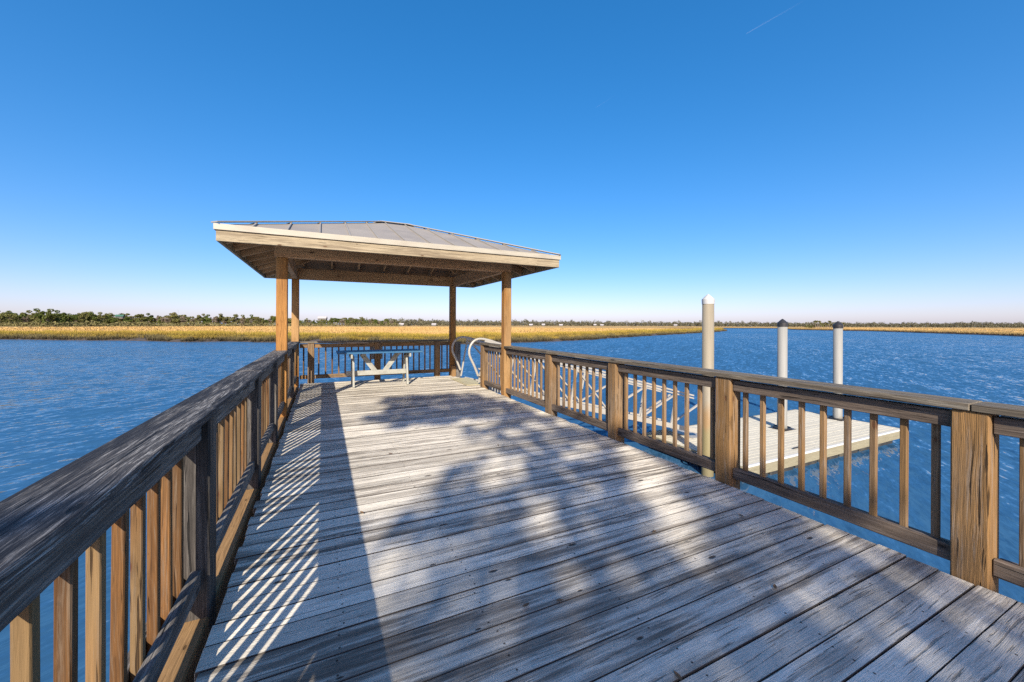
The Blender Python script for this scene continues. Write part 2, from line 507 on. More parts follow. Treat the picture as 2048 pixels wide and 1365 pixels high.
# water
def water_mat():
    k = NT('river_water')
    geo = k.n("ShaderNodeNewGeometry").outputs['Position']
    ang = math.radians(-34)
    mp = k.n("ShaderNodeMapping")
    mp.inputs['Rotation'].default_value = (0, 0, ang)
    k.put(mp.inputs['Vector'], geo)
    p = mp.outputs[0]                     # x along the crests, y across
    patch = k.noise(k.vmath('MULTIPLY', p, (.010, .022, 0)), 1, 4, .6)
    patch = k.ramp(patch, .32, .68, .55, 1.25)
    sl = None
    for sx, sy, amp, det, dst in ((.22, .60, .12, 2, .4), (1.0, 3.2, .30, 2, .5), (3.0, 9.5, .30, 2, .4), (9., 26., .14, 1, .2)):
        c = k.noise(k.vmath('MULTIPLY', p, (sx, sy, 1)), 1, det, .5, dst, color=True)
        c = k.vmath('MULTIPLY', k.vmath('SUBTRACT', c, (.5, .5, .5)), (amp * 1.4, amp * 3.0, 0))
        sl = c if sl is None else k.vmath('ADD', sl, c)
    # short steep faces just below the crests
    steep = None
    for sx, sy, amp, pw_ in ((.45, 1.9, .34, 3.), (1.1, 4.6, .42, 3.), (2.6, 11., .36, 3.)):
        n_ = k.noise(k.vmath('MULTIPLY', k.vmath('ADD', p, (sx * 31, 7.3, 0)), (sx, sy, 1)), 1, 1.5, .5, .3)
        t = k.math('SUBTRACT', 1.0, k.math('ABSOLUTE', k.math('MULTIPLY_ADD', n_, 9.0, -5.6)))
        t = k.math('MULTIPLY', k.math('POWER', k.math('MAXIMUM', t, 0.0), pw_), amp)
        steep = t if steep is None else k.math('ADD', steep, t)
    sl = k.vmath('MULTIPLY', sl, k.comb(patch, patch, 0.0))
    s3 = k.sep(sl)
    wx = k.math('ADD', k.math('MULTIPLY', s3[0], math.cos(ang)), k.math('MULTIPLY', s3[1], math.sin(ang)))
    wy = k.math('SUBTRACT', k.math('MULTIPLY', s3[1], math.cos(ang)), k.math('MULTIPLY', s3[0], math.sin(ang)))
    # constant normal bias towards the pier, so the water reflects higher, bluer sky
    nrm = k.vmath('NORMALIZE', k.comb(k.math('MULTIPLY_ADD', steep, -.55, k.math('ADD', wx, -.075)), k.math('MULTIPLY_ADD', steep, -.83, k.math('ADD', wy, -.10)), 1.0))
    tint = k.noise(k.vmath('MULTIPLY', geo, (.02, .02, 0)), 1, 2)
    c = k.mix(k.ramp(tint, .3, .7), (.022, .072, .145), (.025, .073, .138))
    b = k.bsdf(c, .06, 0, nrm, .5)
    b.inputs['IOR'].default_value = 1.85
    return k.m
M['water'] = water_mat()

# ------------------------------------------------------------------ setting: water
WATER = -2.40
wm = mesh_from("water", [(-7000, -300, WATER), (7000, -300, WATER), (7000, 7000, WATER), (-7000, 7000, WATER)], [[0, 1, 2, 3]], M['water'])
tag(new_obj("water", wm), "rippled blue tidal river under the pier", None, kind='structure')

# ------------------------------------------------------------------ setting: marsh banks
SHORE_A = [(-220, 215), (-150, 172), (-92.3, 138.9), (-76.9, 130.6), (-61.8, 122.4), (-55.7, 118.8), (-47.2, 113.1), (-36.4, 106.6), (-28.2, 99.9),
           (-24.1, 96.1), (-17.7, 96.1), (-7.4, 87.7), (4.6, 80.0), (17.4, 74.2), (26.5, 68.7), (36.3, 71.5), (46.3, 74.1),
           (57.0, 77.6), (69.0, 84.0), (87.5, 93.4), (118.7, 108.1), (159.5, 127.7), (202.1, 148.7), (244.3, 174.2), (262, 192), (275.3, 215)]
TAIL_A = [(300, 290), (380, 420), (520, 560), (700, 780), (900, 1200), (-900, 1400), (-900, 500)]
SHORE_B = [(700, 330), (520, 270), (430, 245), (395, 222), (367.6, 199.4), (345.4, 166.2), (338, 135.9), (307.4, 109.4), (284.2, 89.4), (266, 73.7), (246.9, 58.7),
           (229.3, 47.7), (197.4, 31.8), (168.6, 17.3), (150, -10), (145, -60)]
TAIL_B = [(300, -200), (1400, -200), (1600, 900), (900, 900), (780, 480)]

def px(u, dep):
    """ground point at compass column u (of 2048) and depth dep from the pier"""
    xc = (u - 1024) / 785.0
    return ((xc * math.cos(YAW) + math.sin(YAW)) * dep, (-xc * math.sin(YAW) + math.cos(YAW)) * dep)

def resample(poly, step):
    out = []
    for (a, b) in zip(poly[:-1], poly[1:]):
        a, b = Vector(a), Vector(b)
        n = max(1, int((b - a).length / step))
        for i in range(n):
            out.append(a.lerp(b, i / n))
    out.append(Vector(poly[-1]))
    return out

def marsh_ground_mat():
    k = NT('marsh_ground')
    geo = k.n("ShaderNodeNewGeometry").outputs['Position']
    n1 = k.noise(k.vmath('MULTIPLY', geo, (.02, .05, 0)), 1, 5, .6)
    n2 = k.noise(k.vmath('MULTIPLY', geo, (.5, .5, 0)), 1, 4, .6)
    c = k.mix(k.ramp(n1, .35, .65), (.44, .285, .11), (.52, .35, .15))
    c = k.mix(k.math('MULTIPLY', k.ramp(n2, .4, .7), .5), c, (.23, .145, .06))
    k.bsdf(c, .9, 0, k.bump(n2, .2), .05)
    return k.m
M['marsh'] = marsh_ground_mat()

def bank(name, shore, tail, label, topz=-1.72):
    sh = resample(shore, 1.5)
    n = len(sh)
    nr = []
    for i in range(n):
        t = sh[min(i + 1, n - 1)] - sh[max(i - 1, 0)]
        nr.append(Vector((-t.y, t.x)).normalized())
    rows = []
    for (off, z, jit) in ((-.8, WATER - .5, .0), (0, WATER + .03, .35), (1.0, WATER + .38, .45), (1.9, topz - .08, .45), (3.2, topz, .2)):
        row = []
        for i in range(n):
            w = mnoise.noise(Vector((sh[i].x * .22, sh[i].y * .22, 3))) * 1.6 + mnoise.noise(Vector((sh[i].x * .9, sh[i].y * .9, 8))) * .5
            p = sh[i] + nr[i] * (off + w)
            zz = z + (mnoise.noise(Vector((p.x * .7, p.y * .7, off))) * .25 * (1 if -.1 < off < 3 else 0) if off > 0 else 0)
            row.append((p.x, p.y, zz))
        rows.append(row)
    vs = [v for r in rows for v in r]
    fs = []
    for r in range(len(rows) - 1):
        for i in range(n - 1):
            a = r * n + i
            fs.append([a, a + 1, a + n + 1, a + n])
    me = mesh_from(name + "_mud", vs, fs, M['mud'], True)
    tag(new_obj("mud_bank", me), label + " edge", None, kind='structure')
    top = [Vector(v) for v in rows[-1]] + [Vector((x, y, topz)) for x, y in tail]
    me2 = mesh_from("marsh", top, [list(range(len(top)))], M['marsh'])
    tag(new_obj("marsh", me2), label, None, kind='structure')
    return [Vector(v) for v in rows[2]], nr, rows[-1]

edgeA = bank("marsh_near", SHORE_A, TAIL_A, "golden salt marsh across the river")
far = [px(u_, d_) for u_, d_ in ((700, 330), (1250, 400), (1400, 455), (1470, 480), (1600, 470), (1800, 520), (2400, 700), (2400, 1700), (700, 1700))]
tag(new_obj("marsh", mesh_from("marsh", [(x, y_, -1.86) for x, y_ in far], [list(range(len(far)))], M['marsh'])), "far tan marsh flats below the distant wood", None, kind='structure')
edgeB = bank("marsh_far", SHORE_B, TAIL_B, "far salt marsh on the right bank")

# grass ------------------------------------------------------------
def grass_mat(name, base, mid, tip, tip2):
    k = NT(name)
    at = k.n("ShaderNodeAttribute"); at.attribute_name = "plant"
    s3 = k.sep(at.outputs['Color'])
    geo = k.n("ShaderNodeNewGeometry").outputs['Position']
    n1 = k.noise(k.vmath('MULTIPLY', geo, (.06, .06, 0)), 1, 3, .6)
    tipc = k.mix(k.ramp(k.math('ADD', k.math('MULTIPLY', s3[1], .5), k.math('MULTIPLY', n1, .8)), .4, .85), tip, tip2)
    c = k.mix(k.ramp(s3[0], .12, .55), base, mid)
    c = k.mix(k.ramp(s3[0], .45, .95), c, tipc)
    c = k.mix(1.0, c, k.comb(*[k.ramp(s3[2], 0, 1, .6, 1.25, False)] * 3), 'MULTIPLY')
    d = k.n("ShaderNodeBsdfDiffuse"); k.put(d.inputs[0], c)
    t = k.n("ShaderNodeBsdfTranslucent"); k.put(t.inputs[0], c)
    mx = k.n("ShaderNodeMixShader"); mx.inputs[0].default_value = .25
    k.t.links.new(d.outputs[0], mx.inputs[1]); k.t.links.new(t.outputs[0], mx.inputs[2])
    k.t.links.new(mx.outputs[0], k.out.inputs[0])
    return k.m
M['reed'] = grass_mat('cordgrass', (.11, .09, .05), (.27, .20, .06), (.37, .31, .04), (.55, .35, .07))
M['reed_low'] = grass_mat('dead_cordgrass', (.06, .048, .03), (.13, .108, .058), (.20, .165, .08), (.23, .18, .075))
M['straw'] = grass_mat('straw_grass', (.34, .215, .085), (.52, .33, .12), (.62, .41, .16), (.70, .47, .20))
M['reed_dry'] = grass_mat('dry_cordgrass', (.08, .055, .033), (.27, .18, .075), (.48, .325, .13), (.58, .41, .175))

def tufts(name, P, hgt, wid, nbl, mat, label, spread=.25, lean=.35):
    """P: (N,3) roots.  nbl thin triangles per tuft"""
    N = len(P)
    T = N * nbl
    root = np.repeat(P, nbl, axis=0) + np.column_stack([rng.normal(0, spread, T), rng.normal(0, spread, T), np.zeros(T)])
    ang = rng.uniform(0, 2 * np.pi, T)
    h = np.repeat(hgt, nbl) * rng.uniform(.65, 1.1, T)
    w = wid * rng.uniform(.6, 1.4, T) if np.isscalar(wid) else np.repeat(wid, nbl) * rng.uniform(.6, 1.4, T)
    dx, dy = np.cos(ang) * w / 2, np.sin(ang) * w / 2
    la = rng.uniform(0, 2 * np.pi, T); ll = rng.uniform(0, lean, T) * h
    v = np.zeros((T, 3, 3))
    v[:, 0] = root + np.column_stack([dx, dy, np.full(T, -.08)])
    v[:, 1] = root - np.column_stack([dx, dy, np.full(T, .08)])
    v[:, 2] = root + np.column_stack([np.cos(la) * ll, np.sin(la) * ll, h])
    col = np.zeros((T, 3, 4)); col[..., 3] = 1
    col[:, 2, 0] = 1
    col[:, :, 1] = np.repeat(rng.uniform(0, 1, N), nbl)[:, None]
    col[:, :, 2] = rng.uniform(0, 1, T)[:, None]
    me = bpy.data.meshes.new(name)
    me.vertices.add(T * 3); me.loops.add(T * 3); me.polygons.add(T)
    me.vertices.foreach_set('co', v.reshape(-1))
    me.loops.foreach_set('vertex_index', np.arange(T * 3, dtype=np.int32))
    me.polygons.foreach_set('loop_start', np.arange(0, T * 3, 3, dtype=np.int32))
    me.update(calc_edges=True)
    ca = me.color_attributes.new("plant", 'FLOAT_COLOR', 'POINT')
    ca.data.foreach_set('color', col.reshape(-1))
    me.materials.append(mat)
    return tag(new_obj(name, me), label, 'grass', kind='stuff')

def along(edge, n, dmin, dmax, power=1.0, imin=0, imax=None, weight=None):
    pts, nr, _ = edge
    m = len(pts)
    imax = imax or m
    if weight is None:
        i = rng.integers(imin, imax - 1, n)
    else:
        w = np.array([weight(pts[j]) for j in range(imin, imax - 1)]); w /= w.sum()
        i = rng.choice(np.arange(imin, imax - 1), n, p=w)
    d = dmin + (dmax - dmin) * rng.uniform(0, 1, n) ** power
    t = rng.uniform(0, 1, n)
    X = np.array([[p.x, p.y] for p in pts]); Nn = np.array([[q.x, q.y] for q in nr])
    P = X[i] * (1 - t)[:, None] + X[i + 1] * t[:, None] + Nn[i] * d[:, None]
    return P, d

def near_w(p):
    return 1.0 / max(60.0, math.hypot(p.x, p.y)) ** 1.3

def nz(P, f, o):
    return np.array([mnoise.noise(Vector((x * f, y * f, o))) for x, y in P])
P, d = along(edgeA, 34000, .3, 11, 1.4, weight=near_w)
hv, hv2 = nz(P, .07, 5), nz(P, .45, 9)
keep = (d > 2.2) | (nz(P, .25, 14) > -.25)
P, d, hv, hv2 = P[keep], d[keep], hv[keep], hv2[keep]
tufts("cordgrass", np.column_stack([P, np.where(d < 1.2, -1.95, -1.74)]), np.where(d < 1.5, .75, 1.22) * (1 + .30 * hv + .35 * hv2), .085, 6, M['reed'],
      "tall yellow green cordgrass fringing the marsh bank", .22, .5)
P, d = along(edgeA, 13000, -.9, 1.6, 1.0, weight=near_w)
keep = nz(P, .22, 21) + .4 * nz(P, .9, 3) > -.12
P, d = P[keep], d[keep]
tufts("dead_cordgrass", np.column_stack([P, -2.10 + .14 * d]), .85 * (1 + .5 * nz(P, .5, 2)), .085, 6, M['reed_low'],
      "grey brown dead stems along the foot of the marsh bank", .25, .7)
P, d = along(edgeB, 16000, -.3, 16, 1.4)
tufts("cordgrass", np.column_stack([P, np.where(d < 1, -1.95, -1.74)]), rng.uniform(.55, .95, len(P)) * (1 + .4 * nz(P, .12, 7)), .17, 5, M['reed_dry'],
      "dry brown cordgrass along the right bank of the river", .3, .5)
# meadow behind the fringe
P, d = along(edgeA, 42000, 8, 260, 2.2, weight=near_w)
rr = np.hypot(P[:, 0], P[:, 1])
tufts("straw_grass", np.column_stack([P, np.full(len(P), -1.72)]), rng.uniform(.30, .55, len(P)), np.clip(rr / 420., .15, .9), 4, M['straw'],
      "straw coloured marsh grass spreading behind the green fringe", .6, .6)
P, d = along(edgeB, 12000, 12, 300, 1.6)
rr = np.hypot(P[:, 0], P[:, 1])
tufts("straw_grass", np.column_stack([P, np.full(len(P), -1.72)]), rng.uniform(.3, .5, len(P)), np.clip(rr / 420., .3, .9), 4, M['straw'],
      "straw coloured marsh grass on the right bank", .8, .6)

# ------------------------------------------------------------------ pier deck
XL, XR, YB = -.43, 3.02, 9.72
deck = empty("pier_deck", (1.3, 4, 0), "weathered grey timber pier deck with cross boards", None, kind='structure')
pitch = .1335
y = YB
i = 0
while y > -3.2:
    e0 = random.uniform(-.012, .012); e1 = random.uniform(-.012, .012)
    dz = random.uniform(-.0025, .0025)
    L0, L1 = XL + e0, XR + e1
    w = pitch - random.choice((.005, .006, .008, .004, .006))
    L = round((L1 - L0) * 100) / 100
    c = (L0 + L1) / 2
    o = beam("plank", (c - L / 2, y - pitch / 2, -.019 + dz), (c + L / 2, y - pitch / 2 + random.uniform(-.002, .002), -.019 + dz), round(w, 3), .038, M['deck'], deck, c=.0015)
    y -= pitch
    i += 1
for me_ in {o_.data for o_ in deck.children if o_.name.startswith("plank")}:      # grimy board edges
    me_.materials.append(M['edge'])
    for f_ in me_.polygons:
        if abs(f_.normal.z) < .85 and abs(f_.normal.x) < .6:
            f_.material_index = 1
for x in (-.28, .48, 1.27, 2.06, 2.86):
    box("joist", (x - .02, -3.2, -.24), (x + .02, YB - .03, -.041), M['joist'], deck)
box("rim_beam", (-.62, -3.2, -.26), (-.475, YB - .02, -.055), M['rim'], deck)
for yy in (-2.2, .88, 3.92, 6.7, 9.4):
    box("cross_beam", (-.6, yy - .07, -.46), (3.1, yy + .07, -.262), M['joist'], deck)
    for xx in (.2, 2.5):
        lathe("support_pile", [(.14, WATER - 1), (.13, -.45)], (xx, yy, 0), M['joist'], deck, 16)

# dry leaves blown onto the boards
M['dryleaf'] = plain('dry_leaf', (.16, .095, .045), .8, var=.3, scale=20)
lv, lf = [], []
for i_, t in enumerate((-1, -.6, -.1, .45, 1)):
    ww = (.05, .55, .8, .6, .05)[i_]
    for sd_ in (-1, 0, 1):
        lv.append((t * .022, sd_ * ww * .011, .004 + abs(sd_) * .005 * ww + .004 * t * t))
for i_ in range(4):
    for j_ in range(2):
        a_ = i_ * 3 + j_
        lf.append([a_, a_ + 3, a_ + 4, a_ + 1])
leaf_me = mesh_from("dry_leaf", lv, lf, M['dryleaf'])
for (lx, ly) in ((.86, 1.62), (1.02, 1.58), (1.55, 2.35), (1.9, 1.85), (2.35, 2.62), (1.05, 3.3), (.62, 4.1), (2.05, 1.2), (1.72, 3.9), (.25, 2.9), (2.6, 1.75), (1.2, 1.05)):
    o = new_obj("dry_leaf", leaf_me)
    o.location = (lx, ly, .003); o.rotation_euler = (0, 0, random.uniform(0, 6.28)); sc_ = random.uniform(.7, 1.2); o.scale = (sc_,) * 3
    tag(o, "small dry brown leaf lying on the deck boards", "leaf", "dry leaves on the deck")

# ------------------------------------------------------------------ railings
RH = .92
def bal_bay(rail_obj, a, b, mat, mk, zb=.16, zt=.845, pitch=.1375, w=.032):
    """balusters between posts whose faces are a and b along the run; mk(t) gives centre"""
    n = max(1, int((b - a + .02) / pitch))
    st = a + ((b - a) - (n - 1) * pitch) / 2
    for q in range(n):
        t = st + pitch * q + random.uniform(-.004, .004)
        x, yv = mk(t)
        tw = random.uniform(-.004, .004)
        o = beam("baluster", (x, yv, zb), (x + tw, yv + tw, zt), w, w, mat, rail_obj, up=(0, 1, 0))

def side_rail(root, xin, sgn, posts, pw, mats, y0, y1, skip_post=(), zb=.05):
    """xin: inner face of the posts, sgn: +1 rail lies to +X of it.  posts: centres"""
    capm, railm, balm, postm = mats
    xo = xin + sgn * pw
    for yc in posts:
        if yc in skip_post:
            continue
        box("post", (min(xin, xo), yc - pw / 2, -.42), (max(xin, xo), yc + pw / 2, RH - .04), postm, root)
    for a, b in zip(posts[:-1], posts[1:]):
        ya, yb = a + pw / 2, b - pw / 2
        xr = xin + sgn * .030
        # inner rails butt against the posts
        for (z0, z1) in ((.775, .862), (zb, zb + .087)):
            beam("top_rail" if z0 > .5 else "bottom_rail", (xr + sgn * .019, ya + .003, (z0 + z1) / 2), (xr + sgn * .019, yb - .003, (z0 + z1) / 2 + random.uniform(-.004, .004)),
                 .038, z1 - z0, railm, root)
        # outer ledger pieces the balusters are nailed to
        beam("outer_rail", (xr + sgn * .0895, ya + .003, zb + .03), (xr + sgn * .0895, yb - .003, zb + .03), .036, .086, railm, root)
        beam("outer_rail", (xr + sgn * .0895, ya + .003, .815), (xr + sgn * .0895, yb - .003, .815), .036, .086, railm, root)
        bal_bay(root, ya, yb, balm, lambda t: (xr + sgn * .0545, t), zb + .005, .86)

def caps(root, x0, x1, ys, mat):
    for a, b in zip(ys[:-1], ys[1:]):
        dz = random.uniform(-.003, .003)
        beam("cap", ((x0 + x1) / 2, a + .002, RH - .019 + dz), ((x0 + x1) / 2 + random.uniform(-.004, .004), b - .002, RH - .019 + dz), abs(x1 - x0), .038, mat, root, c=.004)

PW = .14
left = empty("railing", (-.55, 4, 0), "dark weathered wooden railing along the left edge of the pier", "railing")
LP = [-2.0, -.56, .87, 2.34, 3.93, 5.33, 6.72, 8.3, 9.86]
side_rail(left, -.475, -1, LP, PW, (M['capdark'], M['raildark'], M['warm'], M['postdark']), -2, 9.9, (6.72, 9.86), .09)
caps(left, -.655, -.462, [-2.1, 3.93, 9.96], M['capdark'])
right = empty("railing", (3.1, 4, 0), "sunlit wooden railing along the right edge beside the gangway", "railing")
RP = [-2.0, -.62, .805, 2.205, 3.61, 5.06, 6.68, 7.77]
side_rail(right, 3.03, 1, RP, PW, (M['cap'], M['rail'], M['pale'], M['post']), -2, 7.84, (6.68,))
caps(right, 3.015, 3.205, [-2.1, .80, 5.06, 6.60], M['cap'])
caps(right, 3.015, 3.205, [6.76, 7.86], M['cap'])
caps(right, 3.165, 3.205, [6.60, 6.76], M['cap'])

back = empty("railing", (1.27, 9.85, 0), "shaded wooden railing across the far end of the pier", "railing")
BP = [-.235, 1.18, 2.63]
for xc in BP:
    box("post", (xc - .067, 9.78, -.42), (xc + .067, 9.92, RH - .04), M['post'], back)
xs = [-.46] + BP + [2.96]
for q, (a, b) in enumerate(zip(xs[:-1], xs[1:])):
    xa = a + (.067 if q else .0); xb = b - (.067 if q < 3 else 0)
    for (z0, z1) in ((.775, .862), (.085, .172)):
        beam("top_rail" if z0 > .5 else "bottom_rail", (xa + .003, 9.83, (z0 + z1) / 2), (xb - .003, 9.83, (z0 + z1) / 2), .038, z1 - z0, M['post'], back)
    bal_bay(back, xa, xb, M['warm'], lambda t: (t, 9.8685), .10, .86)
beam("cap", (-.458, 9.855, RH - .022), (2.955, 9.855, RH - .022), .185, .038, M['cap'], back)

# ------------------------------------------------------------------ gazebo
gz = empty("gazebo", (1.28, 8.28, 0), "open timber gazebo with grey metal hip roof at the pier end", "gazebo")
GP = [(-.545, 6.72), (3.10, 6.68), (-.545, 9.86), (3.03, 9.84)]
PT = 2.29
for q, (x, yv) in enumerate(GP):
    s = .072
    z0 = -.42
    box("post", (x - s, yv - s, z0), (x + s, yv + s, PT), M['gpost'], gz)
BT = 2.535
box("beam", (-.64, 6.65, PT), (3.19, 6.74, BT), M['under'], gz)
box("beam", (-.64, 9.82, PT), (3.19, 9.91, BT), M['under'], gz)
box("beam", (-.59, 6.743, PT), (-.50, 9.817, BT - .003), M['under'], gz)
box("beam", (3.02, 6.743, PT), (3.11, 9.817, BT - .003), M['under'], gz)
cx, cy, A, B = 1.32, 8.28, 2.53, 2.25
ZE, SL = 2.35, .356
ZT = ZE + .145                # rafter top at the fascia
RDG = A - B
# fascia
for s in (-1, 1):
    box("fascia", (cx - A, cy + s * (B - .019) - .019, ZE), (cx + A, cy + s * (B - .019) + .019, ZE + .145), M['fascia'], gz)
    box("drip_edge", (cx - A - .022, cy + s * (B + .012) - .010, ZE + .138), (cx + A + .022, cy + s * (B + .012) + .010, ZE + .215), M['trim'], gz)
    box("fascia", (cx + s * (A - .019) - .019, cy - B + .0385, ZE), (cx + s * (A - .019) + .019, cy + B - .0385, ZE + .145), M['fascia'], gz)
    box("drip_edge", (cx + s * (A + .012) - .010, cy - B - .0015, ZE + .138), (cx + s * (A + .012) + .010, cy + B + .0015, ZE + .215), M['trim'], gz)

def slope_frame(side):
    """(origin at the middle of the eave, unit along eave, unit horizontal inwards, half length, half depth)"""
    if side == 'f': return Vector((cx, cy - B, 0)), Vector((1, 0, 0)), Vector((0, 1, 0)), A
    if side == 'b': return Vector((cx, cy + B, 0)), Vector((-1, 0, 0)), Vector((0, -1, 0)), A
    if side == 'l': return Vector((cx - A, cy, 0)), Vector((0, -1, 0)), Vector((1, 0, 0)), B
    return Vector((cx + A, cy, 0)), Vector((0, 1, 0)), Vector((-1, 0, 0)), B

def reach(u, half):
    return B if abs(u) <= half - B else half - abs(u)

roof = empty("roof", (cx, cy, ZE + .2)); roof.parent = gz; roof.matrix_basis = world_of(gz).inverted() @ Matrix.Translation((cx, cy, ZE + .2))
for side in 'fblr':
    o_, ue, ui, half = slope_frame(side)
    # rafters
    u = -half + .30
    us = []
    k_ = int((2 * half - .5) / .56)
    for q in range(k_ + 1):
        us.append(-half + .25 + q * (2 * half - .5) / k_)
    for u in us:
        r = reach(u, half) - .03
        if r < .12:
            continue
        a = o_ + ue * u + ui * .042 + Vector((0, 0, ZT - .07 + .042 * SL - .012))
        b = o_ + ue * u + ui * r + Vector((0, 0, ZT - .07 + r * SL - .012))
        beam("rafter", a, b, .038, .138, M['under'], gz)
    # sheathing under the metal
    def pt(u, v, z):
        return o_ + ue * u + ui * v + Vector((0, 0, z + v * SL))
    zt, zb = ZT + .012, ZT + .001
    ridge = half - B
    poly = [(-half + .04, .04), (half - .04, .04), (ridge, B), (-ridge, B)] if ridge > .01 else [(-half + .04, .04), (half - .04, .04), (0, B)]
    vs = [pt(u, v, zb) for u, v in poly] + [pt(u, v, zt) for u, v in poly]
    n = len(poly)
    fs = [list(range(n))[::-1], [n + i for i in range(n)]] + [[i, (i + 1) % n, n + (i + 1) % n, n + i] for i in range(n)]
    place(new_obj("sheathing", mesh_from("sheathing", vs, fs, M['sheath'])), gz)
    # standing seam pans
    nseam = 13 if side in 'fb' else 11
    ed = [-half + i * 2 * half / nseam for i in range(nseam + 1)]
    zt, zb = ZT + .058, ZT + .016
    for a, b in zip(ed[:-1], ed[1:]):
        brk = sorted({a, b, *[x for x in (-ridge, ridge) if a < x < b]})
        low = [(x, -.018) for x in brk]; hi = [(x, reach(x, half)) for x in brk]
        poly = low + hi[::-1]
        vs = [pt(u, v, zb) for u, v in poly] + [pt(u, v, zt) for u, v in poly]
        n = len(poly)
        fs = [list(range(n))[::-1], [n + i for i in range(n)]] + [[i, (i + 1) % n, n + (i + 1) % n, n + i] for i in range(n)]
        o = place(new_obj("roof_panel", mesh_from("roof_panel", vs, fs, M['metal'])), roof)
    for u in ed[1:-1]:
        r = reach(u, half) - .05
        if r > .1:
            beam("roof_seam", pt(u, -.02, zt + .011), pt(u, r, zt + .011), .022, .030, M['seam'], roof)
# hip and ridge caps
for sx in (-1, 1):
    for sy in (-1, 1):
        beam("hip_cap", (cx + sx * (A + .015), cy + sy * (B + .015), ZT + .085), (cx + sx * RDG, cy + sy * .0, ZT + .085 + B * SL), .115, .016, M['seam'], roof)
        beam("hip_rafter", (cx + sx * (A - .06), cy + sy * (B - .06), ZT - .07), (cx + sx * RDG, cy, ZT - .09 + B * SL), .038, .14, M['under'], gz)
beam("ridge_cap", (cx - RDG - .02, cy, ZT + .082 + B * SL), (cx + RDG + .02, cy, ZT + .082 + B * SL), .13, .014, M['seam'], roof)

# ------------------------------------------------------------------ picnic table
TX, TY, TZ = 1.12, 8.92, .735
tb = empty("picnic_table", (TX, TY, 0), "white trestle picnic table with blue top under the gazebo", "table")
for q in range(4):
    yy = TY - .27 + q * .18
    box("tabletop_board", (TX - .86, yy - .085, TZ - .035), (TX + .85, yy + .085, TZ), M['blue'], tb)
for s in (-1, 1):
    xl = TX + s * .545
    for sy in (-1, 1):
        beam("leg", (xl, TY + sy * .25, 0.0), (xl, TY + sy * .10, TZ - .10), .038, .085, M['white'], tb, up=(0, 1, 0))
    box("crosspiece", (xl + s * .025, TY - .33, TZ - .125), (xl + s * .061, TY + .33, TZ - .037), M['white'], tb)
    beam("brace", (TX + s * .09 - .0, TY - .022 * s, .285), (TX + s * .37, TY - .022 * s, TZ - .06), .10, .03, M['white'], tb, up=(0, 1, 0))
box("cleat", (TX - .40, TY - .30, TZ - .070), (TX - .31, TY + .30, TZ - .037), M['white'], tb)
box("cleat", (TX + .31, TY - .30, TZ - .070), (TX + .40, TY + .30, TZ - .037), M['white'], tb)
box("stretcher", (TX - .68, TY - .062, .225), (TX + .57, TY - .042, .325), M['white'], tb)

# box on the far rail post
ub = empty("utility_box", (1.18, 9.95, .45), "flat grey box mounted behind the middle post of the end railing", "utility box")
box("box_body", (1.05, 9.925, .47), (1.31, 10.03, .83), M['grey'], ub)
box("box_lid", (1.04, 10.032, .46), (1.32, 10.045, .84), M['grey'], ub)

# ------------------------------------------------------------------ gangway
gw = empty("gangway", (3.1, 8.5, 0), "pale aluminium truss gangway sloping down to the floating dock", "gangway")
GX0, GX1 = 3.12, 9.9
def gbot(x): return -.03 - (x - GX0) * .258
nodes = [GX0 + .05 + i * 1.12 for i in range(7)]
for yy in (7.93, 9.14):
    beam("bottom_chord", (GX0, yy, gbot(GX0)), (GX1, yy, gbot(GX1)), .05, .13, M['alum'], gw)
    beam("top_chord", (nodes[0], yy, gbot(nodes[0]) + 1.0), (GX1 - .25, yy, gbot(GX1 - .25) + 1.0), .05, .045, M['alum'], gw)
    beam("mid_chord", (nodes[0], yy, gbot(nodes[0]) + .92), (GX1 - .25, yy, gbot(GX1 - .25) + .92), .04, .04, M['alum'], gw)
    for i, x in enumerate(nodes[1:-1]):
        beam("upright", (x, yy, gbot(x) + .06), (x + .18, yy, gbot(x + .18) + .95), .045, .05, M['alum'], gw, up=(0, 1, 0))
    for i in range(6):
        a, b = nodes[i], nodes[i + 1]
        if i < 3:
            beam("diagonal", (a + .1, yy, gbot(a) + .93), (b, yy, gbot(b) + .06), .04, .045, M['alum'], gw, up=(0, 1, 0))
        else:
            beam("diagonal", (a, yy, gbot(a) + .06), (b + .15, yy, gbot(b + .15) + .90), .04, .06, M['alum'], gw, up=(0, 1, 0))
    # looped handrail end
    zs = gbot(3.6) + 1.02
    tube("handrail", smooth_path([(3.02, yy, .20), (2.93, yy, .42), (2.82, yy, .66), (2.83, yy, .83), (2.92, yy, .955), (3.06, yy, 1.0), (3.28, yy, .965), (3.56, yy, gbot(3.56) + 1.02), (4.4, yy, gbot(4.4) + 1.03)], 6),
         .026, M['alum'], gw, 10)
    beam("handrail_strut", (3.04, yy + .03, .05), (3.20, yy + .03, .93), .035, .035, M['alum'], gw, up=(0, 1, 0))
for i in range(16):
    x = GX0 + .1 + i * .42
    beam("floor_panel", (x, 7.96, gbot(x) + .0), (x, 9.11, gbot(x) + .0), .40, .03, M['alum'], gw, up=(.25, 0, 1))
beam("hinge_plate", (2.98, 7.96, .012), (2.98, 9.10, .012), .42, .010, M['alumplate'], gw)
for zz in (.22, .36):
    beam("bracket", (3.03, 7.86, zz), (3.03, 7.95, zz), .03, .03, M['alum'], gw)

# blocking by the gate
bk = empty("gate_post", (3.1, 9.6, 0), "short wooden gate post with block beside the far gazebo post", "post")
box("post", (3.03, 9.52, -.42), (3.15, 9.64, RH - .05), M['raildark'], bk)
box("block", (2.93, 9.50, .003), (3.026, 9.63, .27), M['rim'], bk)

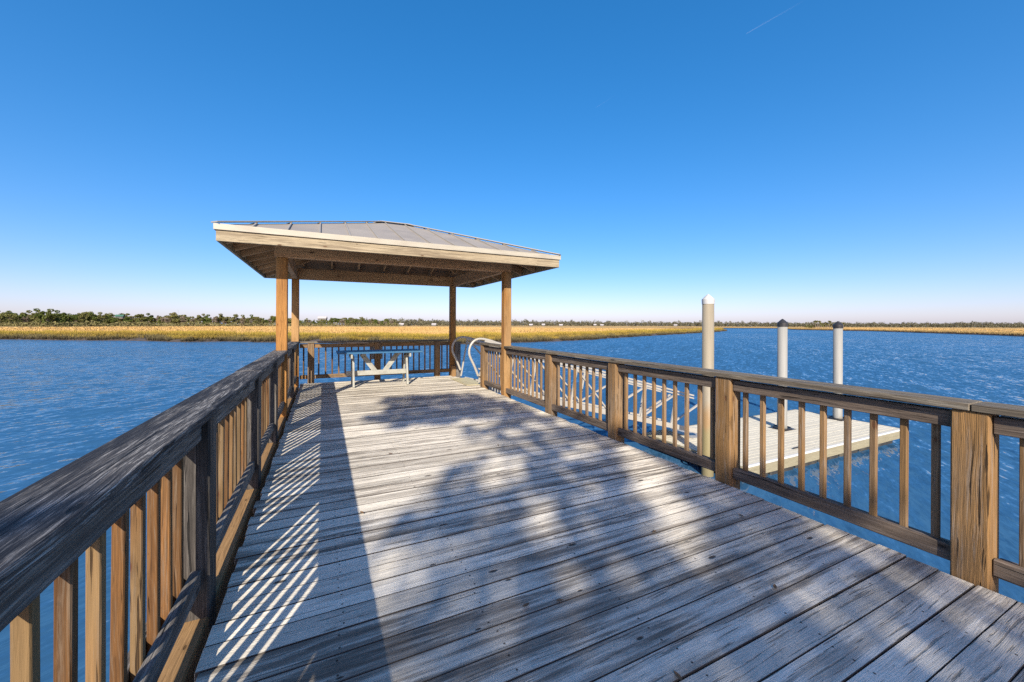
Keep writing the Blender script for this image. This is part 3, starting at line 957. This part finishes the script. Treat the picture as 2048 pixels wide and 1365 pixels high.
# ------------------------------------------------------------------ floating dock
DZ = -1.95
DX0, DX1, DY0, DY1 = 8.78, 16.6, 5.86, 8.95
fd = empty("floating_dock", (12.3, 7.4, WATER), "pale planked floating dock on black floats beyond the railing", "dock")
ny = 21
w = (DY1 - DY0) / ny
for q in range(ny):
    y0 = DY0 + q * w
    for (a, b) in ((DX0, 12.3), (12.306, DX1)):
        box("plank", (a, y0 + .002, DZ - .04), (b, y0 + w - .002, DZ + random.uniform(-.002, .002)), M['dockwood'], fd)
box("bumper_strip", (DX0 - .03, DY0 - .055, DZ - .035), (DX1 + .03, DY0 - .003, DZ + .012), M['docktrim'], fd)
box("fascia", (DX0 - .02, DY0 - .045, DZ - .27), (DX1 + .02, DY0 - .005, DZ - .038), M['dockface'], fd)
box("fascia", (DX0 - .02, DY1 + .005, DZ - .27), (DX1 + .02, DY1 + .045, DZ), M['dockface'], fd)
box("fascia", (DX1 + .004, DY0 - .004, DZ - .27), (DX1 + .044, DY1 + .004, DZ), M['dockface'], fd)
box("fascia", (DX0 - .044, DY0 - .004, DZ - .27), (DX0 - .004, DY1 + .004, DZ), M['dockface'], fd)
for q in range(7):
    x = DX0 + .2 + q * 1.07
    for yy in (DY0 + .12, DY1 - 1.2):
        box("float", (x, yy, WATER - .3), (x + .96, yy + 1.08, DZ - .045), M['tub'], fd, c=.03)
box("cleat", (11.2, DY0 + .22, DZ + .02), (11.5, DY0 + .25, DZ + .05), M['black'], fd)
box("landing_plate", (9.6, 7.9, DZ + .006), (10.3, 9.1 - .2, DZ + .016), M['alum'], fd)

def pile(x, yv, top, r, mat, capm, label, capd=None):
    p = empty("mooring_pile", (x, yv, WATER), label, "pile", "mooring piles of the floating dock")
    lathe("shaft", [(r, -1.0), (r, 0), (r * .985, top - WATER - .14)], (x, yv, WATER), mat, p, 28)
    lathe("cap", [(r * 1.04, -.14), (r * 1.07, -.05), (r * 1.07, -.02), (r * .55, .055), (r * .08, .11)], (x, yv, top - .05), capm, p, 28, smooth=False)
    return p
pile(8.61, 6.66, 2.03, .137, M['pile_tan'], M['whitecap'], "tall tan mooring pile with white cone cap nearest the railing")
pile(13.15, 7.5, 1.47, .137, M['pile_grey'], M['black'], "grey white mooring pile with black cap in the middle of the dock")
pile(16.30, 7.45, 1.42, .137, M['pile_grey'], M['black'], "grey white mooring pile with black cap at the right end of the dock")
for (x, yv, m, t) in ((8.61, 6.66, 'whitecap', 0), (13.15, 7.5, 'black', 1), (16.30, 7.45, 'black', 1)):
    ring = [(x + math.cos(a) * .24, yv + math.sin(a) * .24, DZ + .04) for a in [2 * math.pi * j / 20 for j in range(20)]]
    tube("pile_hoop", ring, .028 if not t else .018, M[m], fd, 8, closed=True)
    if t:
        box("pile_plate", (x - .30, yv - .26, DZ + .004), (x + .30, yv + .26, DZ + .012), M['black'], fd)

# ------------------------------------------------------------------ trees
def leaf_mat(name, c1, c2, c3):
    k = NT(name)
    at = k.n("ShaderNodeAttribute"); at.attribute_name = "plant"
    s3 = k.sep(at.outputs['Color'])
    inf = k.n("ShaderNodeObjectInfo").outputs['Random']
    c = k.mix(s3[1], c1, c2)
    c = k.mix(k.ramp(inf, .35, .95), c, c3)
    c = k.mix(1.0, c, k.comb(*[k.ramp(s3[2], 0, 1, .65, 1.3, False)] * 3), 'MULTIPLY')
    d = k.n("ShaderNodeBsdfDiffuse"); k.put(d.inputs[0], c)
    t = k.n("ShaderNodeBsdfTranslucent"); k.put(t.inputs[0], c)
    mx = k.n("ShaderNodeMixShader"); mx.inputs[0].default_value = .2
    k.t.links.new(d.outputs[0], mx.inputs[1]); k.t.links.new(t.outputs[0], mx.inputs[2])
    k.t.links.new(mx.outputs[0], k.out.inputs[0])
    return k.m
M['leaf_a'] = leaf_mat('evergreen_leaf', (.070, .098, .026), (.145, .165, .045), (.17, .165, .06))
M['leaf_b'] = leaf_mat('olive_leaf', (.13, .135, .045), (.21, .19, .07), (.19, .165, .08))
M['leaf_c'] = leaf_mat('bare_twigs', (.20, .165, .12), (.26, .22, .16), (.22, .17, .12))
M['leaf_far'] = leaf_mat('far_leaf', (.085, .105, .055), (.165, .16, .085), (.15, .14, .09))
M['bark'] = plain('bark', (.16, .125, .09), .9, var=.3, scale=4, bump=.03)

def leaf_mesh(name, C, size, mat):
    """C: (N,3) centres -> N random quads"""
    N = len(C)
    a = rng.normal(size=(N, 3)); a /= np.linalg.norm(a, axis=1)[:, None]
    b = rng.normal(size=(N, 3)); b -= a * (a * b).sum(1)[:, None]; b /= np.linalg.norm(b, axis=1)[:, None]
    s = (size if np.isscalar(size) else size[:, None]) * rng.uniform(.6, 1.3, (N, 1)) / 2
    v = np.stack([C - a * s - b * s * .6, C + a * s - b * s * .6, C + a * s * .7 + b * s * .8, C - a * s * .8 + b * s * .7], 1)
    col = np.ones((N, 4, 4)); col[..., 0] = 1
    col[..., 1] = rng.uniform(0, 1, N)[:, None]; col[..., 2] = rng.uniform(0, 1, N)[:, None]
    me = bpy.data.meshes.new(name)
    me.vertices.add(N * 4); me.loops.add(N * 4); me.polygons.add(N)
    me.vertices.foreach_set('co', v.reshape(-1))
    me.loops.foreach_set('vertex_index', np.arange(N * 4, dtype=np.int32))
    me.polygons.foreach_set('loop_start', np.arange(0, N * 4, 4, dtype=np.int32))
    me.update(calc_edges=True)
    ca = me.color_attributes.new("plant", 'FLOAT_COLOR', 'POINT')
    ca.data.foreach_set('color', col.reshape(-1))
    me.materials.append(mat)
    return me

def crown_points(h, r, n, zlow=.25, nb=15, flat=.75):
    C = []
    blobs = []
    for q in range(nb):
        t = random.uniform(0, 1)
        zz = h * (zlow + (1 - zlow) * random.uniform(.15, .9))
        rad = r * (1 - abs(zz / h - .55) * .9) * random.uniform(.2, .75)
        an = random.uniform(0, 6.28)
        br = r * random.uniform(.17, .40)
        blobs.append((rad * math.cos(an), rad * math.sin(an), min(zz, h - br * flat), br))
    for q in range(n):
        x, y_, z_, br = random.choice(blobs)
        v = Vector((random.gauss(0, 1), random.gauss(0, 1), random.gauss(0, 1))).normalized() * br * random.uniform(.65, 1.08)
        C.append((x + v.x, y_ + v.y, max(.2, z_ + v.z * flat)))
    return np.array(C), blobs

def trunk_mesh(name, h, r, blobs):
    vs, fs = [], []
    def limb(p0, p1, r0, r1, sd=6):
        p0, p1 = Vector(p0), Vector(p1)
        t = (p1 - p0).normalized()
        u = t.orthogonal().normalized(); v = t.cross(u)
        b = len(vs)
        mid = p0.lerp(p1, .5) + u * random.uniform(-.1, .1) * (p1 - p0).length * .4
        for (p, rr) in ((p0, r0), (mid, (r0 + r1) / 2), (p1, r1)):
            for j in range(sd):
                a = 6.2832 * j / sd
                vs.append(p + (u * math.cos(a) + v * math.sin(a)) * rr)
        for i in range(2):
            for j in range(sd):
                fs.append([b + i * sd + j, b + i * sd + (j + 1) % sd, b + (i + 1) * sd + (j + 1) % sd, b + (i + 1) * sd + j])
    limb((0, 0, -.3), (0, 0, h * .45), r, r * .6)
    for (x, y_, z_, br) in blobs:
        limb((0, 0, h * random.uniform(.2, .42)), (x, y_, z_), r * .45, r * .12)
    return mesh_from(name, vs, fs, M['bark'], True)

variants = []
for q in range(9):
    h = random.uniform(7.2, 9.6)
    r = random.uniform(2.6, 4.2)
    m = (M['leaf_a'], M['leaf_a'], M['leaf_b'], M['leaf_a'], M['leaf_b'], M['leaf_c'], M['leaf_a'], M['leaf_b'], M['leaf_c'])[q]
    C, bl = crown_points(h, r, 1300 if q not in (5, 8) else 700, zlow=.08 if q != 6 else .5)
    variants.append((leaf_mesh("crown", C, .50, m), trunk_mesh("trunk", h, .22, bl), q in (5, 8)))

def tree(x, y_, z_, q, s, label, group):
    e = empty("tree", (x, y_, z_), label, "tree", group)
    e.rotation_euler = (0, 0, random.uniform(0, 6.28))
    e.scale = (s * random.uniform(.9, 1.15), s * random.uniform(.9, 1.15), s)
    for nm, me in (("crown", variants[q][0]), ("trunk", variants[q][1])):
        c = bpy.data.objects.new(nm, me); COL.objects.link(c); c.parent = e
    return e

def px_dir(u):
    """horizontal ray (per metre of depth) at column u of the 2048 wide photograph"""
    xc = (u - 1024) / 785.0
    return Vector((xc * math.cos(YAW) + math.sin(YAW), -xc * math.sin(YAW) + math.cos(YAW)))

GREEN = ("dark evergreen tree in the wooded line beyond the left marsh", "leafy trees beyond the left marsh")
BARE = ("pale leafless tree in the wooded line beyond the left marsh", "bare trees beyond the left marsh")
n_t = 0
u = -130.0
while u < 790:
    dep = 262 + max(0, u - 100) * .30 + random.uniform(0, 40)
    rowz = random.random()
    p = px_dir(u) * (dep + rowz * 30)
    q = random.choice((0, 1, 2, 3, 4, 5, 6, 7, 8, 0, 1, 3, 6))
    s = random.uniform(.92, 1.42) * (1.0 if u < 560 else .95) * (.75 if 590 < u < 660 else 1)
    lb = BARE if variants[q][2] else GREEN
    tree(p.x, p.y, -1.7, q, s * (.85 if variants[q][2] else 1), *lb)
    u += random.uniform(2.2, 6.0)
    n_t += 1

# low scrub filling the foot of the wood
C, S = [], []
for _ in range(9000):
    u = random.uniform(-140, 800)
    dep = 258 + max(0, u - 100) * .30 + random.uniform(0, 25)
    p = px_dir(u) * dep
    hh = 3.2 + 2.2 * mnoise.noise(Vector((u * .03, 0, 1)))
    C.append((p.x, p.y, -1.7 + random.uniform(0, 1) * hh)); S.append(random.uniform(.7, 1.2))
me = leaf_mesh("scrub", np.array(C), np.array(S), M['leaf_b'])
tag(new_obj("scrub", me), "olive scrub along the foot of the left tree line", "scrub", kind='stuff')

# the far wood reads as one mass
C = []
S = []
u = 700.0
while u < 2250:
    dep = 520 + max(0, (u - 760)) * .55
    if u > 1300: dep = 800 + random.uniform(-40, 60)
    dep += random.uniform(-20, 120)
    p = px_dir(u) * dep
    hh = random.uniform(6.2, 10.5) * (1.05 if random.random() < .8 else 1.3) * (.92 if u < 1000 else 1.0)
    if u > 1900: hh *= 1.15
    rr_ = random.uniform(2.5, 5.0)
    for _ in range(110):
        v = Vector((random.gauss(0, 1), random.gauss(0, 1), random.gauss(0, 1))).normalized() * random.uniform(.5, 1.05)
        C.append((p.x + v.x * rr_, p.y + v.y * rr_, -1.5 + hh * .5 + v.z * hh * .5)); S.append(random.uniform(.8, 1.7))
    u += random.uniform(.8, 2.6)
me = leaf_mesh("woodland", np.array(C), np.array(S), M['leaf_far'])
tag(new_obj("woodland", me), "distant grey green wood lining the horizon", "woodland", kind='stuff')

# palms on the far point
def frond_mesh():
    vs, fs = [], []
    for q in range(26):
        a = random.uniform(0, 6.28); el = random.uniform(-.7, 1.2)
        L = random.uniform(1.5, 2.1)
        d1 = Vector((math.cos(a) * math.cos(el), math.sin(a) * math.cos(el), math.sin(el)))
        sd = Vector((-math.sin(a), math.cos(a), 0))
        b = len(vs)
        mid = d1 * L * .6; tip = d1 * L + Vector((0, 0, -.55))
        vs += [Vector((0, 0, 0)), mid + sd * .45, tip, mid - sd * .45]
        fs.append([b, b + 1, b + 2, b + 3])
    me = mesh_from("fronds", vs, fs)
    ca = me.color_attributes.new("plant", 'FLOAT_COLOR', 'POINT')
    ca.data.foreach_set('color', np.random.default_rng(3).uniform(0, 1, len(vs) * 4))
    return me
M['frond'] = leaf_mat('palm_frond', (.14, .15, .045), (.24, .22, .08), (.20, .19, .08))
fm = [frond_mesh() for _ in range(3)]
for f_ in fm: f_.materials.append(M['frond'])
tk = mesh_from("palm_trunk", *(lambda prof: ([(r * math.cos(6.2832 * j / 8), r * math.sin(6.2832 * j / 8), z) for r, z in prof for j in range(8)],
     [[i * 8 + j, i * 8 + (j + 1) % 8, (i + 1) * 8 + (j + 1) % 8, (i + 1) * 8 + j] for i in range(len(prof) - 1) for j in range(8)]))([(.24, 0), (.2, .5), (.17, 1.0)]), M['bark'], True)
for q in range(20):
    uu = 1612 + q * 3.9 + random.uniform(-2, 2)
    p = px_dir(uu) * random.uniform(352, 385)
    hh = random.choice((2.2, 3.0, 3.8, 4.6, 5.4, 3.4)) if uu > 1625 else random.uniform(1.6, 2.8)
    if 1630 < uu < 1640 or 1655 < uu < 1660: hh = 6.6
    e = empty("palm_tree", (p.x, p.y, -1.5), "palm tree in the small clump on the far river point", "palm tree", "palms on the far river point")
    t = bpy.data.objects.new("trunk", tk); COL.objects.link(t); t.parent = e; t.scale = (1, 1, hh)
    c = bpy.data.objects.new("fronds", fm[q % 3]); COL.objects.link(c); c.parent = e; c.location = (0, 0, hh); c.rotation_euler = (0, 0, q * 1.3)

# houses among the far trees
M['hwall'] = plain('house_wall', (.14, .13, .118), .8, var=.05)
M['hroof'] = plain('house_roof', (.40, .37, .35), .8, var=.1)
M['groof'] = plain('green_roof', (.05, .13, .085), .6, var=.1)
M['tan'] = plain('tan_wall', (.14, .12, .095), .8, var=.05)
M['pane'] = plain('window_pane', (.08, .09, .10), .2, var=.1)
def house(u, dep, w_, d_, h_, wall, roofm, label, base=-1.5, rot=None):
    p = px_dir(u) * dep
    r = rot if rot is not None else -YAW * .5 - math.atan2(px_dir(u).x, px_dir(u).y) * .7
    e = empty("house", (p.x, p.y, base), label, "house", "houses among the far trees")
    e.rotation_euler = (0, 0, r)
    vs = [(-w_ / 2, -d_ / 2, 0), (w_ / 2, -d_ / 2, 0), (w_ / 2, d_ / 2, 0), (-w_ / 2, d_ / 2, 0)]
    vs = vs + [(x, y_, h_) for x, y_, _ in vs] + [(-w_ / 2, 0, h_ + d_ * .3), (w_ / 2, 0, h_ + d_ * .3)]
    o = new_obj("wall", mesh_from("wall", vs, [[0, 1, 5, 4], [1, 2, 6, 9, 5], [2, 3, 7, 6], [3, 0, 4, 8, 7]], M[wall]), None, e)
    ov = .4
    rv = []
    for zz in (0, .15):
        rv += [(-w_ / 2 - ov, -d_ / 2 - ov, h_ - .2 + zz), (w_ / 2 + ov, -d_ / 2 - ov, h_ - .2 + zz), (w_ / 2 + ov, 0, h_ + d_ * .3 + .05 + zz), (-w_ / 2 - ov, 0, h_ + d_ * .3 + .05 + zz),
               (w_ / 2 + ov, d_ / 2 + ov, h_ - .2 + zz), (-w_ / 2 - ov, d_ / 2 + ov, h_ - .2 + zz)]
    new_obj("roof", mesh_from("roof", rv, [[6, 7, 8, 9], [9, 8, 10, 11], [1, 0, 3, 2], [2, 3, 5, 4], [0, 1, 7, 6], [4, 5, 11, 10], [1, 2, 8, 7], [2, 4, 10, 8], [0, 6, 9, 3], [3, 9, 11, 5]], M[roofm]), None, e)
    nw = 3
    for q in range(nw):
        xx = -w_ / 2 + w_ * (q + .5) / nw
        new_obj("window", mesh_from("window", [(xx - .5, -d_ / 2 - .04, h_ * .35), (xx + .5, -d_ / 2 - .04, h_ * .35), (xx + .5, -d_ / 2 - .04, h_ * .8), (xx - .5, -d_ / 2 - .04, h_ * .8)], [[0, 1, 2, 3]], M['pane']), None, e)
    return e
house(645, 470, 9, 7, 3.4, 'hwall', 'hroof', "pale flat house top showing above the trees between the left gazebo posts and table", base=4.0)
house(52, 315, 5, 4, 2.4, 'hwall', 'hroof', "white house roof among the treetops at far left", base=3.9)
house(240, 330, 4.5, 4, 2.0, 'tan', 'groof', "green roofed house in the treetops at left", base=4.6)
for (uu, lab) in ((803, "tan house beside the right gazebo post"), (868, "white house seen left of the far gazebo post"), (1062, "white house with grey roof right of the gazebo"),
                  (1087, "small white house second right of the gazebo"), (1122, "pale house third right of the gazebo"), (1190, "wide white house in the middle of the far shore"),
                  (1204, "white house next to the wide one on the far shore"), (1351, "lone white house left of the tan mooring pile"), (1500, "white house left of the middle pile on the far shore")):
    house(uu, 470 + max(0, uu - 760) * .5, random.uniform(3.5, 6), 5, random.uniform(1.6, 2.3), random.choice(('hwall', 'hwall', 'tan')), 'hroof', lab)

# a thin radio mast above the trees
mst = px_dir(356) * 420
tube("radio_mast", [(mst.x, mst.y, -1), (mst.x, mst.y, 15.5)], .12, M['grey'], None, 5)
tag(bpy.data.objects["radio_mast"], "thin radio mast rising above the trees on the left", "mast")
mst = px_dir(796) * 560
o = tube("radio_mast", [(mst.x, mst.y, -1), (mst.x, mst.y, 14)], .14, M['grey'], None, 5)
tag(o, "thin radio mast seen between the gazebo posts", "mast")

# ------------------------------------------------------------------ shore behind the viewer and the oak that shades the deck
shore = mesh_from("shore", [(-40, -60, -.6), (40, -60, -.6), (40, -9, -.6), (-40, -9, -.6), (-40, -6, -2.8), (40, -6, -2.8)], [[0, 1, 2, 3], [3, 2, 5, 4]], M['mud'])
tag(new_obj("shore_ground", shore), "sandy river shore behind the pier", None, kind='structure')

LIT = [[(0.26, 5.66), (0.55, 5.61), (1.38, 4.78), (1.3, 4.31), (1.7, 4.02), (1.46, 3.76), (0.97, 3.52), (0.73, 2.9), (0.51, 2.92), (0.58, 2.72), (0.38, 2.74), (0.33, 3.24)],
       [(0.30, 3.24), (0.46, 3.06), (0.37, 2.25), (0.30, 2.28)], [(0.30, 2.28), (0.45, 2.22), (0.43, 1.83), (0.30, 1.86)],
       [(1.51, 3.82), (1.98, 3.89), (1.69, 3.26), (1.58, 2.92), (1.34, 2.71), (1.31, 2.78), (1.26, 3.07)],
       [(2.41, 4.02), (2.93, 3.55), (2.74, 3.16), (2.04, 3.17)],
       [(1.43, 2.72), (1.5, 2.64), (1.36, 2.14), (1.25, 1.78), (1.22, 1.57), (1.13, 1.58), (1.2, 1.91), (1.33, 2.45)],
       [(2.96, 3.34), (2.87, 2.78), (2.64, 2.42), (2.21, 1.88), (1.88, 1.49), (1.8, 1.53), (1.94, 1.8), (2.17, 2.23), (2.41, 2.53)],
       [(2.98, 2.45), (2.80, 2.1), (2.71, 1.98), (2.64, 2.1)],
       [(2.95, 1.56), (3.1, 1.5), (3.1, 0.8), (3.05, 0.5), (2.84, 0.55), (2.71, 0.87), (2.79, 1.21), (2.81, 1.49)],
       [(2.94, 0.76), (2.94, 0.61), (2.34, 0.48), (2.25, 0.53), (2.51, 0.59), (2.52, 0.68)], [(1.39, 1.13), (1.47, 1.12), (1.46, 0.91), (1.32, 0.97)]]
DIM = {1: .8, 3: .8, 4: .55, 5: .5, 7: .8, 8: .4, 9: .35, 10: .5, 2: .5}
SHD = [(0.97, 7.02), (1.28, 7.4), (2.55, 7.0), (2.85, 6.17), (2.95, 5.45), (2.76, 4.81), (2.14, 4.79), (1.87, 5.22), (1.39, 5.05), (0.89, 5.09), (0.69, 5.46), (0.46, 5.71), (0.83, 6.04)]
def inside(x, y_, poly):
    c = False
    j = len(poly) - 1
    for i in range(len(poly)):
        xi, yi = poly[i]; xj, yj = poly[j]
        if (yi > y_) != (yj > y_) and x < (xj - xi) * (y_ - yi) / (yj - yi) + xi:
            c = not c
        j = i
    return c

def shade_at(x, y_):
    """how much leaf stands between this spot of the deck and the sun"""
    x, y_ = (x + .10 * mnoise.noise(Vector((x * 4.5, y_ * 3.0, 11))) + .05 * mnoise.noise(Vector((x * 11, y_ * 8, 3))),
             y_ + .16 * mnoise.noise(Vector((x * 4.5, y_ * 3.0, 27))) + .08 * mnoise.noise(Vector((x * 11, y_ * 8, 19))))
    if x > (3.25 if 1.5 < y_ < 2.5 else 3.13) and y_ > .7: return 0.
    if y_ > 4.9:
        if inside(x, y_, SHD):
            return .95
        return .0
    if x < (.16 if y_ < 2.7 else .30) and y_ > 1.9: return .0
    if x < .16 and y_ > 1.0 and x > -.5: return .4 if y_ < 1.7 else .1
    if x < -.5 and y_ > -.5: return .1
    for i, pl in enumerate(LIT):
        if any(inside(x + ox, y_ + oy, pl) for ox, oy in ((0, 0), (.05, 0), (-.05, 0), (0, .07), (0, -.07))):
            return 1 - DIM.get(i, 1.0)
    if y_ > 4.2 and x < 2.2: return .25
    if y_ > 4.2: return .6
    return .95

C, S = [], []
cell = .11
gx = np.arange(-2.6, 4.4, cell)
gy = np.arange(-4.0, 7.6, cell)
for x in gx:
    for y_ in gy:
        s = shade_at(x, y_)
        if y_ < .3:
            s = .95 if mnoise.noise(Vector((x * 1.1, y_ * .8, 2))) > -.45 else .0
        if x < -1.2 and y_ > 0: s = 0
        if random.random() < s:
            for _ in range(random.choice((2, 2, 3))):
                zz = 8.6 + mnoise.noise(Vector((x * .8, y_ * .35, 4))) * 1.4 + random.uniform(-1.2, 1.2) + (y_ - 2) * .10
                C.append((x + random.uniform(-.04, .04) - KX * zz, y_ + random.uniform(-.04, .04) - KY * zz, zz))
                S.append(random.uniform(.10, .19))
oak_base = Vector((-5.6, -14.4, -.6))
oak = empty("oak_tree", oak_base, "large oak on the shore behind the viewer whose shade dapples the deck", "tree")
Cn = np.array(C) - np.array(oak_base)
new_obj("crown", leaf_mesh("crown", Cn, np.array(S), M['leaf_a']), None, oak)
low = [c for c in C if c[1] + KY * c[2] < 1.2]
tgt = [low[i] for i in rng.choice(len(low), 10, replace=False)]
bl = [(t[0] - oak_base.x, t[1] - oak_base.y, t[2] - oak_base.z - .4, 1.0) for t in tgt]
tr = trunk_mesh("trunk", 9.0, .34, bl)
new_obj("trunk", tr, None, oak)

# ------------------------------------------------------------------ contrails
def contrail_mat():
    k = NT('contrail')
    tc = k.n("ShaderNodeTexCoord").outputs['Generated']
    inf = k.n("ShaderNodeAttribute"); inf.attribute_name = "fade"
    n1 = k.noise(tc, 9, 3)
    d = k.n("ShaderNodeBsdfDiffuse"); d.inputs[0].default_value = (.9, .9, .9, 1)
    tr_ = k.n("ShaderNodeBsdfTransparent")
    mx = k.n("ShaderNodeMixShader")
    k.put(mx.inputs[0], k.math('MULTIPLY', k.sep(inf.outputs['Color'])[0], k.ramp(n1, .2, .6, .5, 1)))
    k.t.links.new(tr_.outputs[0], mx.inputs[1]); k.t.links.new(d.outputs[0], mx.inputs[2])
    k.t.links.new(mx.outputs[0], k.out.inputs[0])
    return k.m
M['contrail'] = contrail_mat()
def contrail(a, b, r0, r1, dens, label):
    a, b = Vector(a), Vector(b)
    n = 14
    pts = [a.lerp(b, i / n) for i in range(n + 1)]
    o = tube("contrail", pts, 1, M['contrail'], None, 8, radii=[r0 + (r1 - r0) * i / n for i in range(n + 1)])
    ca = o.data.color_attributes.new("fade", 'FLOAT_COLOR', 'POINT')
    col = []
    for i in range(n + 1):
        t = i / n
        f_ = dens * (1 - t) ** 1.1
        col += [f_, f_, f_, 1] * 8
    ca.data.foreach_set('color', col)
    tag(o, label, "contrail", "aircraft vapour trails")
contrail((6786, 4500, 5204), (7760, 4030, 5830), 8, 14, .024, "long thin white vapour trail high in the upper right sky")
contrail((4373, 5663, 3872), (4700, 5500, 4110), 5, 8, .010, "short faint vapour trail in the middle of the sky")
